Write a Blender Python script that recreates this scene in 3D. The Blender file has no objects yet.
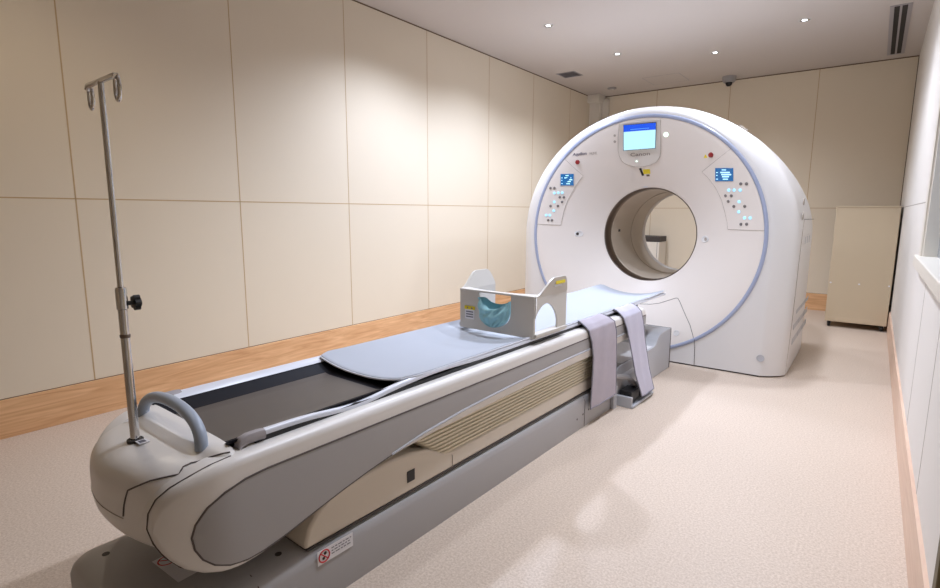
import bpy, bmesh, math, random
from mathutils import Vector, Matrix, Euler
random.seed(7)
SC = bpy.context.scene
COL = SC.collection
PI = math.pi

# ------------------------------------------------------------------ camera
YAW, PITCH, ROLL = 0.646016, -0.153365, 0.0044567
cy, sy, cp, sp = math.cos(YAW), math.sin(YAW), math.cos(PITCH), math.sin(PITCH)
fv = Vector((-sy*cp, cy*cp, sp)); rv = Vector((cy, sy, 0)); uv = rv.cross(fv)
cr, sr = math.cos(ROLL), math.sin(ROLL)
r2 = rv*cr + uv*sr; u2 = -rv*sr + uv*cr
cam_d = bpy.data.cameras.new('camera'); cam = bpy.data.objects.new('camera', cam_d); COL.objects.link(cam)
cam.matrix_world = Matrix(((r2.x, u2.x, -fv.x, 0), (r2.y, u2.y, -fv.y, 0), (r2.z, u2.z, -fv.z, 1.2), (0, 0, 0, 1)))
cam_d.sensor_width = 36; cam_d.lens = 36*532.49/940; cam_d.clip_start = .02
SC.camera = cam
# ------------------------------------------------------------------ world, exposure
w = bpy.data.worlds.new('world'); SC.world = w; w.use_nodes = True
w.node_tree.nodes['Background'].inputs[0].default_value = (.55, .62, .72, 1)
w.node_tree.nodes['Background'].inputs[1].default_value = .25
SC.view_settings.view_transform = 'Standard'; SC.view_settings.look = 'None'
SC.view_settings.gamma = 1; SC.view_settings.exposure = .93
SC.view_settings.use_curve_mapping = False
LAMP = (.91, .985, 1.16)
XL, XR, YB, HC, HS, HB = -3.5835, .2097, 7.86, 2.912, 1.262, .209
WARM = (1.08, .95, .76)
COOL = (.87, .985, 1.26)
# (x, y, watts, colour) of the ceiling downlights
DOWNLIGHTS = [(-2.6, 4.64, 62, COOL), (-2.43, 5.88, 50, LAMP), (-1.56, 6.45, 32, LAMP), (-.68, 5.87, 9, LAMP), (-2.6, 3.38, 80, COOL),
              (-.72, 4.64, 68, LAMP), (-.72, 3.38, 38, LAMP), (-.72, 2.12, 64, LAMP), (-1.62, 2.12, 18, LAMP), (-2.6, .7, 13, WARM)]  # last, warm lamp is added out of view to brighten the near left wall

# ------------------------------------------------------------------ materials
def s2l(c):
    return tuple((x/255/12.92 if x/255 <= .04045 else ((x/255+.055)/1.055)**2.4) for x in c)
def mat(name, rgb, rough=.5, metal=0., spec=.5, emit=None, estr=0., bump=0., bscale=200., var=0., vscale=3., trans=0., coat=0.):
    m = bpy.data.materials.new(name); m.use_nodes = True
    nt = m.node_tree; b = nt.nodes['Principled BSDF']
    c = s2l(rgb) + (1,)
    b.inputs['Base Color'].default_value = c
    b.inputs['Roughness'].default_value = rough; b.inputs['Metallic'].default_value = metal
    b.inputs['Specular IOR Level'].default_value = spec
    b.inputs['Transmission Weight'].default_value = trans
    b.inputs['Coat Weight'].default_value = coat
    if emit:
        b.inputs['Emission Color'].default_value = s2l(emit)+(1,); b.inputs['Emission Strength'].default_value = estr
    tc = nt.nodes.new('ShaderNodeTexCoord')
    if var:
        n = nt.nodes.new('ShaderNodeTexNoise'); n.inputs['Scale'].default_value = vscale; n.inputs['Detail'].default_value = 4
        nt.links.new(tc.outputs['Object'], n.inputs['Vector'])
        r = nt.nodes.new('ShaderNodeMix'); r.data_type = 'RGBA'
        r.inputs['A'].default_value = tuple(x*(1-var) for x in c[:3])+(1,)
        r.inputs['B'].default_value = tuple(min(1, x*(1+var)) for x in c[:3])+(1,)
        nt.links.new(n.outputs['Fac'], r.inputs['Factor']); nt.links.new(r.outputs['Result'], b.inputs['Base Color'])
    if bump:
        n = nt.nodes.new('ShaderNodeTexNoise'); n.inputs['Scale'].default_value = bscale; n.inputs['Detail'].default_value = 3
        nt.links.new(tc.outputs['Object'], n.inputs['Vector'])
        bp = nt.nodes.new('ShaderNodeBump'); bp.inputs['Strength'].default_value = bump; bp.inputs['Distance'].default_value = .002
        nt.links.new(n.outputs['Fac'], bp.inputs['Height']); nt.links.new(bp.outputs['Normal'], b.inputs['Normal'])
    return m
def floor_mat():
    m = bpy.data.materials.new('speckled_vinyl'); m.use_nodes = True; nt = m.node_tree; b = nt.nodes['Principled BSDF']
    b.inputs['Roughness'].default_value = .42; b.inputs['Specular IOR Level'].default_value = .35
    tc = nt.nodes.new('ShaderNodeTexCoord')
    v = nt.nodes.new('ShaderNodeTexNoise'); v.inputs['Scale'].default_value = 120; v.inputs['Detail'].default_value = 5; v.inputs['Roughness'].default_value = .75
    n = nt.nodes.new('ShaderNodeTexNoise'); n.inputs['Scale'].default_value = 1.2; n.inputs['Detail'].default_value = 3
    nt.links.new(tc.outputs['Object'], v.inputs['Vector']); nt.links.new(tc.outputs['Object'], n.inputs['Vector'])
    cr_ = nt.nodes.new('ShaderNodeValToRGB')
    e = cr_.color_ramp.elements
    e[0].position = .36; e[0].color = s2l((196, 175, 154))+(1,)
    e[1].position = .62; e[1].color = s2l((228, 211, 194))+(1,)
    nt.links.new(v.outputs['Fac'], cr_.inputs['Fac'])
    mx = nt.nodes.new('ShaderNodeMix'); mx.data_type = 'RGBA'; mx.blend_type = 'MULTIPLY'; mx.inputs['Factor'].default_value = .12
    nt.links.new(cr_.outputs['Color'], mx.inputs['A']); nt.links.new(n.outputs['Fac'], mx.inputs['B'])
    nt.links.new(mx.outputs['Result'], b.inputs['Base Color'])
    return m
def wood_mat(name, axis, cols=((206, 152, 104), (238, 192, 143))):
    m = bpy.data.materials.new(name); m.use_nodes = True; nt = m.node_tree; b = nt.nodes['Principled BSDF']
    b.inputs['Roughness'].default_value = .45
    tc = nt.nodes.new('ShaderNodeTexCoord'); mp = nt.nodes.new('ShaderNodeMapping')
    mp.inputs['Scale'].default_value = (1.0, 1, 16) if axis == 'y' else (1, 1, 16)
    if axis == 'y': mp.inputs['Scale'].default_value = (1, .9, 14)
    else: mp.inputs['Scale'].default_value = (.9, 1, 14)
    n = nt.nodes.new('ShaderNodeTexNoise'); n.inputs['Scale'].default_value = 2.2; n.inputs['Detail'].default_value = 6; n.inputs['Distortion'].default_value = 1.4
    nt.links.new(tc.outputs['Object'], mp.inputs['Vector']); nt.links.new(mp.outputs['Vector'], n.inputs['Vector'])
    cr_ = nt.nodes.new('ShaderNodeValToRGB'); e = cr_.color_ramp.elements
    e[0].position = .3; e[0].color = s2l(cols[0])+(1,)
    e[1].position = .7; e[1].color = s2l(cols[1])+(1,)
    nt.links.new(n.outputs['Fac'], cr_.inputs['Fac']); nt.links.new(cr_.outputs['Color'], b.inputs['Base Color'])
    return m
M = dict(
    floor=floor_mat(), wood_y=wood_mat('wood_long', 'y'), wood_x=wood_mat('wood_cross', 'x'),
    wall=mat('wall_panel', (226, 212, 189), .75, spec=.25, var=.015, vscale=2),
    wallr=mat('wall_paint_right', (226, 220, 212), .7, spec=.25),
    wood_p=wood_mat('wood_pale', 'y', ((214, 180, 156), (228, 198, 174))),
    seam=mat('wall_seam', (196, 168, 128), .8, spec=.1),
    gap=mat('shadow_gap', (110, 88, 66), .9, spec=.1),
    ceil=mat('ceiling_paint', (202, 193, 186), .85, spec=.2),
    white=mat('white_enamel', (220, 217, 214), .33, spec=.5),
    face=mat('gantry_face_plastic', (228, 219, 210), .42, spec=.45),
    couchw=mat('couch_white', (226, 221, 215), .35),
    couchb=mat('couch_beige', (214, 203, 187), .42),
    ringblue=mat('blue_grey_trim', (160, 168, 192), .3),
    line=mat('dark_seam', (96, 88, 84), .7, spec=.2),
    softline=mat('soft_seam', (176, 166, 156), .7, spec=.2),
    chrome=mat('chrome', (205, 203, 200), .16, metal=1.),
    darkmetal=mat('dark_metal_ring', (120, 108, 98), .3, metal=.85),
    bore=mat('bore_beige', (196, 182, 164), .4),
    grey=mat('grey_plastic', (166, 163, 162), .4),
    greyl=mat('light_grey_plastic', (182, 183, 187), .38),
    bluegrey=mat('blue_grey_handle', (158, 168, 182), .35),
    navy=mat("tray_navy", (13, 13, 22), .6, spec=.2),
    trayfl=mat("tray_floor", (84, 77, 72), .38, var=.06, vscale=14),
    rim=mat('rim_white', (222, 224, 232), .3),
    mat=mat('mat_fabric', (176, 180, 188), .8, spec=.2, bump=.15, bscale=500),
    matedge=mat('mat_edge', (214, 216, 222), .6),
    bellow=mat('bellows_cloth', (226, 216, 194), .85, spec=.15),
    bellowd=mat('bellows_crease', (160, 148, 126), .9, spec=.1),
    strap=mat('strap_fabric', (196, 192, 204), .9, spec=.1, bump=.3, bscale=350, var=.05, vscale=30),
    strapb=mat('strap_fabric_mauve', (184, 176, 184), .9, spec=.1, bump=.3, bscale=350, var=.06, vscale=25),
    strapedge=mat('strap_piping', (140, 138, 148), .8, spec=.1),
    holder=mat('holder_plastic', (206, 201, 193), .35),
    teal=mat('teal_cloth', (158, 206, 214), .75, spec=.2, var=.15, vscale=25, bump=.4, bscale=60),
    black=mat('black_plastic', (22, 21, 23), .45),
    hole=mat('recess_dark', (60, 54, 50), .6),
    button=mat('grey_button', (122, 116, 112), .5),
    lit=mat('lit_button', (150, 205, 235), .4, emit=(160, 215, 250), estr=.42),
    lcd=mat('control_lcd', (20, 70, 120), .25, emit=(28, 104, 158), estr=.36),
    lcdtext=mat('lcd_text', (170, 220, 240), .3, emit=(170, 225, 250), estr=.5),
    scr=mat('screen_pale', (120, 160, 175), .25, emit=(178, 230, 252), estr=.50),
    scrblue=mat('screen_blue', (6, 40, 130), .25, emit=(6, 84, 228), estr=.48),
    scrline=mat('screen_line', (70, 130, 240), .25, emit=(70, 140, 240), estr=.42),
    shield=mat('shield_plastic', (214, 207, 198), .35),
    logo=mat('logo_grey', (140, 130, 124), .5),
    logod=mat('logo_dark', (120, 112, 124), .5),
    green=mat('green_lamp', (215, 245, 230), .3, emit=(225, 255, 240), estr=.8),
    red=mat('red_button', (150, 40, 40), .4),
    signred=mat('sign_red', (200, 40, 48), .5),
    yellow=mat('label_yellow', (226, 204, 30), .5),
    paper=mat('label_white', (226, 224, 226), .5),
    ink=mat('label_ink', (110, 108, 116), .6),
    cab=mat('cabinet_cream', (205, 187, 158), .55),
    lamp_glow=mat('lamp_glow', (255, 255, 255), .4, emit=(235, 242, 255), estr=4),
    lampring=mat('lamp_ring', (200, 196, 192), .35),
    vent=mat('vent_grey', (164, 158, 160), .5),
    ventd=mat('vent_dark', (34, 30, 30), .7),
    cctv=mat('cctv_grey', (150, 146, 144), .4),
    frame=mat('window_frame_paint', (222, 214, 200), .5),
    glass=mat('window_glass', (150, 170, 190), .05, trans=.45),
    door=mat('door_paint', (196, 180, 150), .6),
    doorline=mat('door_edge', (104, 92, 66), .6),
    bag=mat('clear_sleeve', (214, 212, 214), .15, coat=.6),
)

# ------------------------------------------------------------------ mesh helpers
class MB:
    def __init__(s): s.v = []; s.f = []; s.m = []; s.mi = 0
    def add(s, vs, fs):
        o = len(s.v); s.v += [tuple(v) for v in vs]
        for f in fs: s.f.append([o+i for i in f]); s.m.append(s.mi)
        return s
    def box(s, x0, x1, y0, y1, z0, z1, T=None):
        vs = [Vector((x, y, z)) for z in (z0, z1) for y in (y0, y1) for x in (x0, x1)]
        if T: vs = [T @ v for v in vs]
        return s.add(vs, [(0, 2, 3, 1), (4, 5, 7, 6), (0, 1, 5, 4), (1, 3, 7, 5), (3, 2, 6, 7), (2, 0, 4, 6)])
    def prism(s, poly, fn0, fn1):
        n = len(poly)
        vs = [fn0(*p) for p in poly]+[fn1(*p) for p in poly]
        fs = [tuple(range(n))[::-1], tuple(range(n, 2*n))]+[(i, (i+1) % n, n+(i+1) % n, n+i) for i in range(n)]
        return s.add(vs, fs)
    def loft(s, rings, closed=True, caps=(True, True)):
        n = len(rings[0]); vs = [p for r in rings for p in r]; fs = []
        for k in range(len(rings)-1):
            for i in range(n if closed else n-1):
                j = (i+1) % n
                fs.append((k*n+i, k*n+j, (k+1)*n+j, (k+1)*n+i))
        if caps[0]: fs.append(tuple(range(n))[::-1])
        if caps[1]: fs.append(tuple((len(rings)-1)*n+i for i in range(n)))
        return s.add(vs, fs)
    def tube(s, pts, r, n=10, caps=True, closed=False):
        pts = [Vector(p) for p in pts]; rs = r if isinstance(r, (list, tuple)) else [r]*len(pts)
        rings = []; up = None; N = len(pts)
        for i, p in enumerate(pts):
            if closed: t = pts[(i+1) % N]-pts[i-1]
            else: t = pts[min(i+1, N-1)]-pts[max(i-1, 0)]
            t.normalize()
            if up is None:
                up = t.orthogonal().normalized()
            else:
                up = (up-t*up.dot(t)).normalized()
            b = t.cross(up)
            rings.append([p+(up*math.cos(a)+b*math.sin(a))*rs[i] for a in [2*PI*k/n for k in range(n)]])
        if closed: rings.append(rings[0])
        return s.loft(rings, caps=(caps and not closed,)*2)
    def lathe(s, prof, n=96, T=None, caps=(False, False)):
        # prof: (r, h) about local Z axis
        rings = []
        for r, h in prof:
            ring = [Vector((r*math.cos(2*PI*k/n), r*math.sin(2*PI*k/n), h)) for k in range(n)]
            if T: ring = [T @ p for p in ring]
            rings.append(ring)
        return s.loft(rings, caps=caps)
    def disc(s, T, r, h, n=16):
        return s.lathe([(r, 0), (r, h)], n, T, (True, True))

def obj(name, mb, m, parent=None, smooth=35, bevel=0., bseg=3, loc=None, rotz=None):
    me = bpy.data.meshes.new(name); me.from_pydata(mb.v, [], mb.f)
    ms = m if isinstance(m, (list, tuple)) else [m]
    for x in ms: me.materials.append(x)
    if len(ms) > 1:
        for p, i in zip(me.polygons, mb.m): p.material_index = i
    bm = bmesh.new(); bm.from_mesh(me); bmesh.ops.remove_doubles(bm, verts=bm.verts, dist=1e-5)
    bmesh.ops.recalc_face_normals(bm, faces=bm.faces); bm.to_mesh(me); bm.free()
    if smooth:
        for p in me.polygons: p.use_smooth = True
        me.set_sharp_from_angle(angle=math.radians(smooth))
    me.update()
    o = bpy.data.objects.new(name, me); COL.objects.link(o)
    if parent: o.parent = parent
    if loc: o.location = loc
    if rotz is not None: o.rotation_euler = (0, 0, rotz)
    if bevel:
        b = o.modifiers.new('bevel', 'BEVEL'); b.width = bevel; b.segments = bseg; b.limit_method = 'ANGLE'; b.angle_limit = math.radians(35)
        b.harden_normals = True
    return o
def thing(name, label, cat, loc=(0, 0, 0), rotz=0, group=None):
    o = bpy.data.objects.new(name, None); COL.objects.link(o); o.location = loc; o.rotation_euler = (0, 0, rotz)
    o.empty_display_size = .1
    o['label'] = label; o['category'] = cat
    if group: o['group'] = group
    return o
def tag(o, label, cat, group=None):
    o['label'] = label; o['category'] = cat
    if group: o['group'] = group
    return o
def struct(name, mb, m, parent=None, smooth=0, bevel=0.):
    o = obj(name, mb, m, parent, smooth, bevel)
    if not parent: o['kind'] = 'structure'
    return o
def text(name, body, size, T, m, parent, extrude=.0004, align='LEFT', shear=0., scale_x=1., offset=0.):
    c = bpy.data.curves.new(name, 'FONT'); c.body = body; c.size = size; c.extrude = extrude; c.align_x = align; c.shear = shear; c.offset = offset
    t = bpy.data.objects.new(name+'_tmp', c); COL.objects.link(t)
    dg = bpy.context.evaluated_depsgraph_get(); me = bpy.data.meshes.new_from_object(t.evaluated_get(dg))
    bpy.data.objects.remove(t); bpy.data.curves.remove(c)
    for v in me.vertices: v.co = T @ Vector((v.co.x*scale_x, v.co.y, v.co.z))
    me.materials.clear(); me.materials.append(m); me.name = name
    o = bpy.data.objects.new(name, me); COL.objects.link(o); o.parent = parent
    return o
def frame(o, x, y):
    x = Vector(x).normalized(); y = Vector(y); y = (y-x*y.dot(x)).normalized(); z = x.cross(y)
    return Matrix(((x.x, y.x, z.x, o[0]), (x.y, y.y, z.y, o[1]), (x.z, y.z, z.z, o[2]), (0, 0, 0, 1)))
def lerp(a, b, t): return a+(b-a)*t

# ------------------------------------------------------------------ room
Y0R = -2.4
struct('floor', MB().box(XL-.2, XR+.2, Y0R-.2, YB+.2, -.1, 0), M['floor'])
struct('ceiling', MB().box(XL-.2, XR+.2, Y0R-.2, YB+.2, HC, HC+.1), M['ceil'])
b = MB().box(XL-.15, XL, Y0R, YB, 0, HC)
b.mi = 1
for y in (-1.9, -.92, .09, 1.085, 2.06, 3.04, 4.05, 5.09, 6.06, 7.07): b.box(XL-.001, XL+.0008, y-.0035, y+.0035, HB, HC-.012)
b.box(XL-.001, XL+.0008, Y0R, YB, HS-.0035, HS+.0035)
b.mi = 2; b.box(XL-.001, XL+.0012, Y0R, YB, HC-.012, HC-.001); b.box(XL-.001, XL+.0012, Y0R, YB, HB, HB+.004)
struct('wall_left', b, [M['wall'], M['seam'], M['gap']])
b = MB().box(XL-.15, XR+.15, YB, YB+.15, 0, HC)
b.mi = 1
for x in (-2.631, -1.679, -.703): b.box(x-.0035, x+.0035, YB-.0008, YB+.001, HB, HC-.012)
b.box(XL, XR, YB-.0008, YB+.001, HS-.0035, HS+.0035)
b.mi = 2; b.box(XL, XR, YB-.0012, YB+.001, HC-.012, HC-.001); b.box(XR-.006, XR+.001, YB-.006, YB, HB, HC)
b.box(XL, XR, YB-.0012, YB+.001, HB, HB+.003)
struct('wall_back', b, [M['wall'], M['seam'], M['gap']])
WY0, WY1, WZ0, WZ1 = 1.95, 3.58, .98, 2.05
DY0, DY1, DZ1 = .66, 1.57, 2.05
b = MB()
b.box(XR, XR+.15, WY1, YB, 0, HC); b.box(XR, XR+.15, WY0, WY1, 0, WZ0); b.box(XR, XR+.15, WY0, WY1, WZ1, HC)
b.box(XR, XR+.15, DY1, WY0, 0, HC); b.box(XR, XR+.15, DY0, DY1, DZ1, HC); b.box(XR, XR+.15, Y0R, DY0, 0, HC)
b.mi = 1
for y, z0, z1 in ((3.16, HB, .93), (2.38, HB, .93)):
    b.box(XR-.0008, XR+.001, y-.002, y+.002, z0, z1)
b.box(XR-.0008, XR+.001, 3.67, YB, HS-.003, HS+.003)
struct('wall_right', b, [M['wallr'], M['softline']])
struct('wall_front', MB().box(XL-.15, XR+.15, Y0R-.15, Y0R, 0, HC), M['wall'])
struct('baseboard_left', MB().box(XL-.01, XL+.012, Y0R, YB, 0, HB), M['wood_y'], bevel=.002)
struct('baseboard_back', MB().box(XL, XR, YB-.012, YB+.01, 0, HB), M['wood_x'], bevel=.002)
b = MB().box(XR-.012, XR+.01, DY1+.05, YB, 0, HB)
struct('baseboard_right', b, M['wood_p'], bevel=.002)
# boxed pipe chase in the far left corner
b = MB().box(XL, -3.42, 7.70, YB, 0, HC-.001).box(XL, -3.40, 7.62, YB, HC-.11, HC-.001).box(-3.42, -3.33, 7.79, YB, 0, HC-.05)
struct('trim_1', b, M['frame'], bevel=.008)
# observation window in the right wall
b = MB()
for (a0, a1, z0, z1) in ((WY1, WY1+.09, WZ0-.02, WZ1+.08), (WY0-.09, WY0, WZ0-.02, WZ1+.08), (WY0, WY1, WZ1, WZ1+.08)):
    b.box(XR-.012, XR+.02, a0, a1, z0, z1)
b.box(XR-.002, XR+.149, WY1-.02, WY1+.001, WZ0, WZ1).box(XR-.002, XR+.149, WY0-.001, WY0+.02, WZ0, WZ1).box(XR-.002, XR+.149, WY0, WY1, WZ1-.02, WZ1+.001)
win = struct('window_1', b, M['frame'], bevel=.004)
obj('window_sill', MB().box(XR-.03, XR+.12, WY0-.11, WY1+.11, WZ0-.055, WZ0+.004), M['frame'], win, bevel=.006)
obj('window_glass', MB().box(XR+.055, XR+.063, WY0, WY1, WZ0, WZ1), M['glass'], win)
# door beside the camera
b = MB().box(XR-.015, XR+.05, DY1, DY1+.05, 0, DZ1+.05).box(XR-.015, XR+.05, DY0-.05, DY0, 0, DZ1+.05).box(XR-.015, XR+.05, DY0, DY1, DZ1, DZ1+.05)
b.mi = 1; b.box(XR+.0, XR+.045, DY0, DY1, .008, DZ1)
struct('door_1', b, [M['doorline'], M['door']], bevel=.003)

# ------------------------------------------------------------------ ceiling fittings
DL_LABEL = [
    'ceiling downlight nearest the left wall above the scanner bed end, largest of the small lamps',
    'ceiling downlight in front of the square vent, left of the scanner screen column',
    'ceiling downlight nearest the dome camera, at the back of the room',
    'ceiling downlight nearest the long slot air diffuser',
    'ceiling downlight above the middle of the patient table, washing the left wall panels',
    'ceiling downlight above the floor in front of the scanner right side',
    'ceiling downlight above the open floor right of the patient table',
    'ceiling downlight above the observation window end of the open floor',
    'ceiling downlight above the middle of the patient table grey mat, nearer the camera',
    'added warm fill lamp on the ceiling, out of view, brightening the near left wall']
for i, (x, y, p, lc_) in enumerate(DOWNLIGHTS):
    t = thing('downlight', DL_LABEL[i], 'ceiling light', (x, y, HC))
    obj('trim_ring', MB().lathe([(.040, 0), (.040, -.004), (.050, -.004), (.054, 0)], 40), M['lampring'], t)
    obj('lamp_lens', MB().lathe([(.0005, -.0015), (.022, -.0015)], 40), M['lamp_glow'], t)
    obj('reflector', MB().lathe([(.022, -.0014), (.040, -.002)], 40), M['chrome'], t)
    ld = bpy.data.lights.new('downlight_spot', 'SPOT'); ld.energy = p; ld.color = lc_
    ld.spot_size = math.radians(142); ld.spot_blend = .78; ld.shadow_soft_size = .07
    lo = bpy.data.objects.new('bulb', ld); COL.objects.link(lo); lo.parent = t; lo.location = (0, 0, -.03)
# square louvre
t = thing('ceiling_vent', 'small square grey louvred vent in the ceiling near the left wall', 'vent', (-3.25, 6.37, HC))
obj('vent_frame', MB().box(-.125, .125, -.125, -.11, -.006, 0).box(-.125, .125, .11, .125, -.006, 0).box(-.125, -.11, -.11, .11, -.006, 0).box(.11, .125, -.11, .11, -.006, 0), M['vent'], t)
obj('backing', MB().box(-.11, .11, -.11, .11, -.002, 0), M['hole'], t)
b = MB()
for k in range(9):
    T = Matrix.Translation((0, -.098+k*.0245, -.004)) @ Matrix.Rotation(.5, 4, 'X'); b.box(-.11, .11, -.009, .009, -.001, .001, T)
obj('louvre', b, M['vent'], t)
# hatch
t = thing('access_hatch', 'flush square inspection hatch outlined in the ceiling at the back', 'hatch', (-2.35, 7.32, HC))
obj('hatch_panel', MB().box(-.225, .225, -.225, .225, -.0015, 0), M['ceil'], t)
b = MB()
for s in (-1, 1): b.box(s*.228-.004, s*.228+.004, -.23, .23, -.002, 0).box(-.23, .23, s*.228-.002, s*.228+.002, -.002, 0)
obj('hatch_frame', b, M['vent'], t)
# detector
t = thing('smoke_detector', 'round flat smoke detector on the ceiling in front of the corner casing', 'smoke detector', (-3.11, 7.39, HC))
obj('detector_base', MB().lathe([(.0, -.02), (.045, -.02), (.06, -.012), (.062, 0)], 32), M['cctv'], t)
obj('detector_cap', MB().lathe([(.0, -.032), (.028, -.03), (.034, -.02)], 32), M['ceil'], t)
# dome camera
t = thing('security_camera', 'grey dome security camera on the ceiling by the back wall', 'security camera', (-1.66, 7.66, HC))
obj('camera_housing', MB().lathe([(.0, -.075), (.065, -.072), (.078, -.05), (.082, 0)], 40), M['cctv'], t)
obj('camera_dome', MB().lathe([(.0, -.118), (.02, -.114), (.036, -.1), (.042, -.074)], 32), M['black'], t)
# slot diffuser
t = thing('slot_diffuser', 'long grey slot air diffuser with two dark slots in the ceiling', 'air diffuser', (0, 6.78, HC))
obj('diffuser_frame', MB().box(-.075, -.045, -.87, .87, -.006, 0).box(.045, .075, -.87, .87, -.006, 0).box(-.008, .008, -.85, .85, -.006, 0)
    .box(-.045, .045, -.87, -.85, -.006, 0).box(-.045, .045, .85, .87, -.006, 0), M['vent'], t)
for s in (-1, 1): obj('slot', MB().box(s*.0265-.0185, s*.0265+.0185, -.85, .85, -.002, 0), M['ventd'], t)

# ------------------------------------------------------------------ CT gantry
GX, GY, CZ = -1.555, 4.317, 1.01
G = thing('ct_scanner', 'large white CT scanner gantry with round bore, blue-grey ring and lit screen', 'medical scanner', (GX, GY, 0))
def dep(r):
    t_ = min(max((.93-r)/.53, 0), 1); return .30*t_**1.3
def section(y, a, bt, w0=None):
    # outline going round from +x at centre height, over the top, down the left, along the floor, back up
    P = []
    for k in range(65):
        th = PI*k/64; P.append(Vector((a*math.cos(th), y, CZ+bt*math.sin(th))))
    for k in range(1, 13): P.append(Vector((-a, y, lerp(CZ, .012, k/12))))
    for k in range(1, 32): P.append(Vector((lerp(-a, a, k/31), y, .012)))
    for k in range(1, 12): P.append(Vector((a, y, lerp(.012, CZ, k/12))))
    return P
base = section(0, 1, 1)
def circ(r, y):
    out = []
    for p in base:
        th = math.atan2(p.z-CZ, p.x); out.append(Vector((r*math.cos(th), y, CZ+r*math.sin(th))))
    return out
rings = [circ(.957, .012), circ(.957, 0), section(0, .972, .962), section(.010, 1.0, .985), section(.04, 1.045, 1.008), section(.085, 1.095, 1.024), section(.13, 1.12, 1.03),
         section(.2, 1.128, 1.032), section(.45, 1.13, 1.03), section(.75, 1.13, 1.012), section(1.0, 1.13, .975), section(1.2, 1.125, .93),
         section(1.33, 1.115, .885), section(1.42, 1.09, .84), section(1.47, 1.04, .79), section(1.485, .98, .74), circ(.60, 1.485)]
obj('housing', MB().loft(rings, caps=(False, False)), M['white'], G, smooth=50)
TY = Matrix.Translation((0, 0, CZ)) @ Matrix.Rotation(-PI/2, 4, 'X')   # lathe axis +Z -> +Y
def gl(prof, n=128): return MB().lathe(prof, n, TY)
prof = [(.93-.53*k/24, dep(.93-.53*k/24)) for k in range(25)]
prof = [(.9301, -.003)]+prof[:-1]+[(.405, .294), (.400, .300)]
obj('front_cover', gl(prof), M['face'], G, smooth=60)
obj('trim_ring', gl([(.9575, .01), (.9575, -.002), (.953, -.008), (.935, -.008), (.9295, -.001), (.9295, .01)]), M['ringblue'], G, smooth=60)
obj('bore_ring', gl([(.400, .299), (.392, .305), (.392, .44)]), M['darkmetal'], G, smooth=60)
o = obj('bore_tunnel', gl([(.392, .44), (.389, .443), (.389, .925), (.384, .930), (.384, .944), (.392, .95), (.392, 1.34)]), M['bore'], G, smooth=30)
b = MB(); b.tube([Vector((.3885*math.cos(a), .935, CZ+.3885*math.sin(a))) for a in [2*PI*k/96 for k in range(96)]], .004, 6, closed=True)
obj('bore_seam', b, M['hole'], G)
obj('rear_flare', gl([(.392, 1.34), (.40, 1.36), (.43, 1.40), (.50, 1.45), (.60, 1.485)]), M['couchw'], G, smooth=60)
obj('rear_lip', gl([(.3915, 1.27), (.383, 1.285), (.381, 1.32), (.3915, 1.345)]), M['couchw'], G, smooth=60)
# bore laser window on the inner left
Tn = frame((-.388, .62, CZ+.02), (0, 1, 0), (0, 0, 1))
obj('laser_window', MB().box(-.018, .018, -.011, .011, -.002, .004, Tn), M['black'], G)
def surf(x, z, off=.0):
    r = math.hypot(x, z); d = dep(r)-off
    return Vector((x, d, CZ+z))
def normal(x, z):
    r = math.hypot(x, z); g = (dep(r+.003)-dep(r-.003))/.006
    return Vector((g*x/r, -1, g*z/r)).normalized()
def sframe(x, z, off=0.):
    n = normal(x, z); X = Vector((1, 0, 0)); X = (X-n*X.dot(n)).normalized(); Y = n.cross(X)
    p = surf(x, z)+n*off
    return Matrix(((X.x, Y.x, n.x, p.x), (X.y, Y.y, n.y, p.y), (X.z, Y.z, n.z, p.z), (0, 0, 0, 1)))
def surfline(pts, name, m, r=.0016, parent=G, off=0., sub=6):
    P = []
    for a, c in zip(pts[:-1], pts[1:]):
        for k in range(sub): P.append(surf(lerp(a[0], c[0], k/sub), lerp(a[1], c[1], k/sub), off))
    P.append(surf(*pts[-1], off)); return obj(name, MB().tube(P, r, 6), m, parent)
def surfpoly(pts, h, off=0.):
    b = MB(); P = [surf(x, z, off) for x, z in pts]
    Q = [p+Vector((0, -h, 0)) for p in P]; n = len(P)
    b.add(P+Q, [tuple(range(n)), tuple(range(n, 2*n))[::-1]]+[(i, (i+1) % n, n+(i+1) % n, n+i) for i in range(n)])
    return b
# --- display shield
sh = [(-.184, .905), (-.205, .80), (-.217, .70), (-.214, .655), (-.200, .617), (-.175, .593), (-.113, .571), (-.036, .566), (.03, .578), (.085, .60), (.114, .633), (.127, .67), (.136, .75), (.147, .905)]
shield = obj('display_shield', surfpoly(sh, .010, -.004), M['shield'], G, bevel=.003)
edge = [surf(x, z, .0065) for x, z in sh[1:]]
obj('shield_seam', MB().tube([surf(x, z, .0035) for x, z in sh], .0022, 6), M['softline'], shield)
S4 = [Vector((-.146, surf(-.146, .886, .013).y, CZ+.886)), Vector((.112, surf(.112, .883, .013).y, CZ+.883)), Vector((.090, surf(.09, .701, .015).y-.004, CZ+.701)), Vector((-.166, surf(-.166, .698, .015).y-.004, CZ+.698))]
def quad(P, h, u0=0, u1=1, v0=0, v1=1):
    def at(u, v): return lerp(lerp(P[0], P[1], u), lerp(P[3], P[2], u), v)
    q = [at(u0, v0), at(u1, v0), at(u1, v1), at(u0, v1)]; n = (q[1]-q[0]).cross(q[3]-q[0]).normalized()
    if n.y > 0: n = -n
    r = [p+n*h for p in q]
    return MB().add(q+r, [(0, 1, 2, 3), (7, 6, 5, 4), (0, 1, 5, 4), (1, 2, 6, 5), (2, 3, 7, 6), (3, 0, 4, 7)])
scr = obj('screen', quad(S4, .002), M['scr'], shield)
obj('title_bar', quad(S4, .0035, 0, 1, 0, .26), M['scrblue'], scr)
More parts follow.
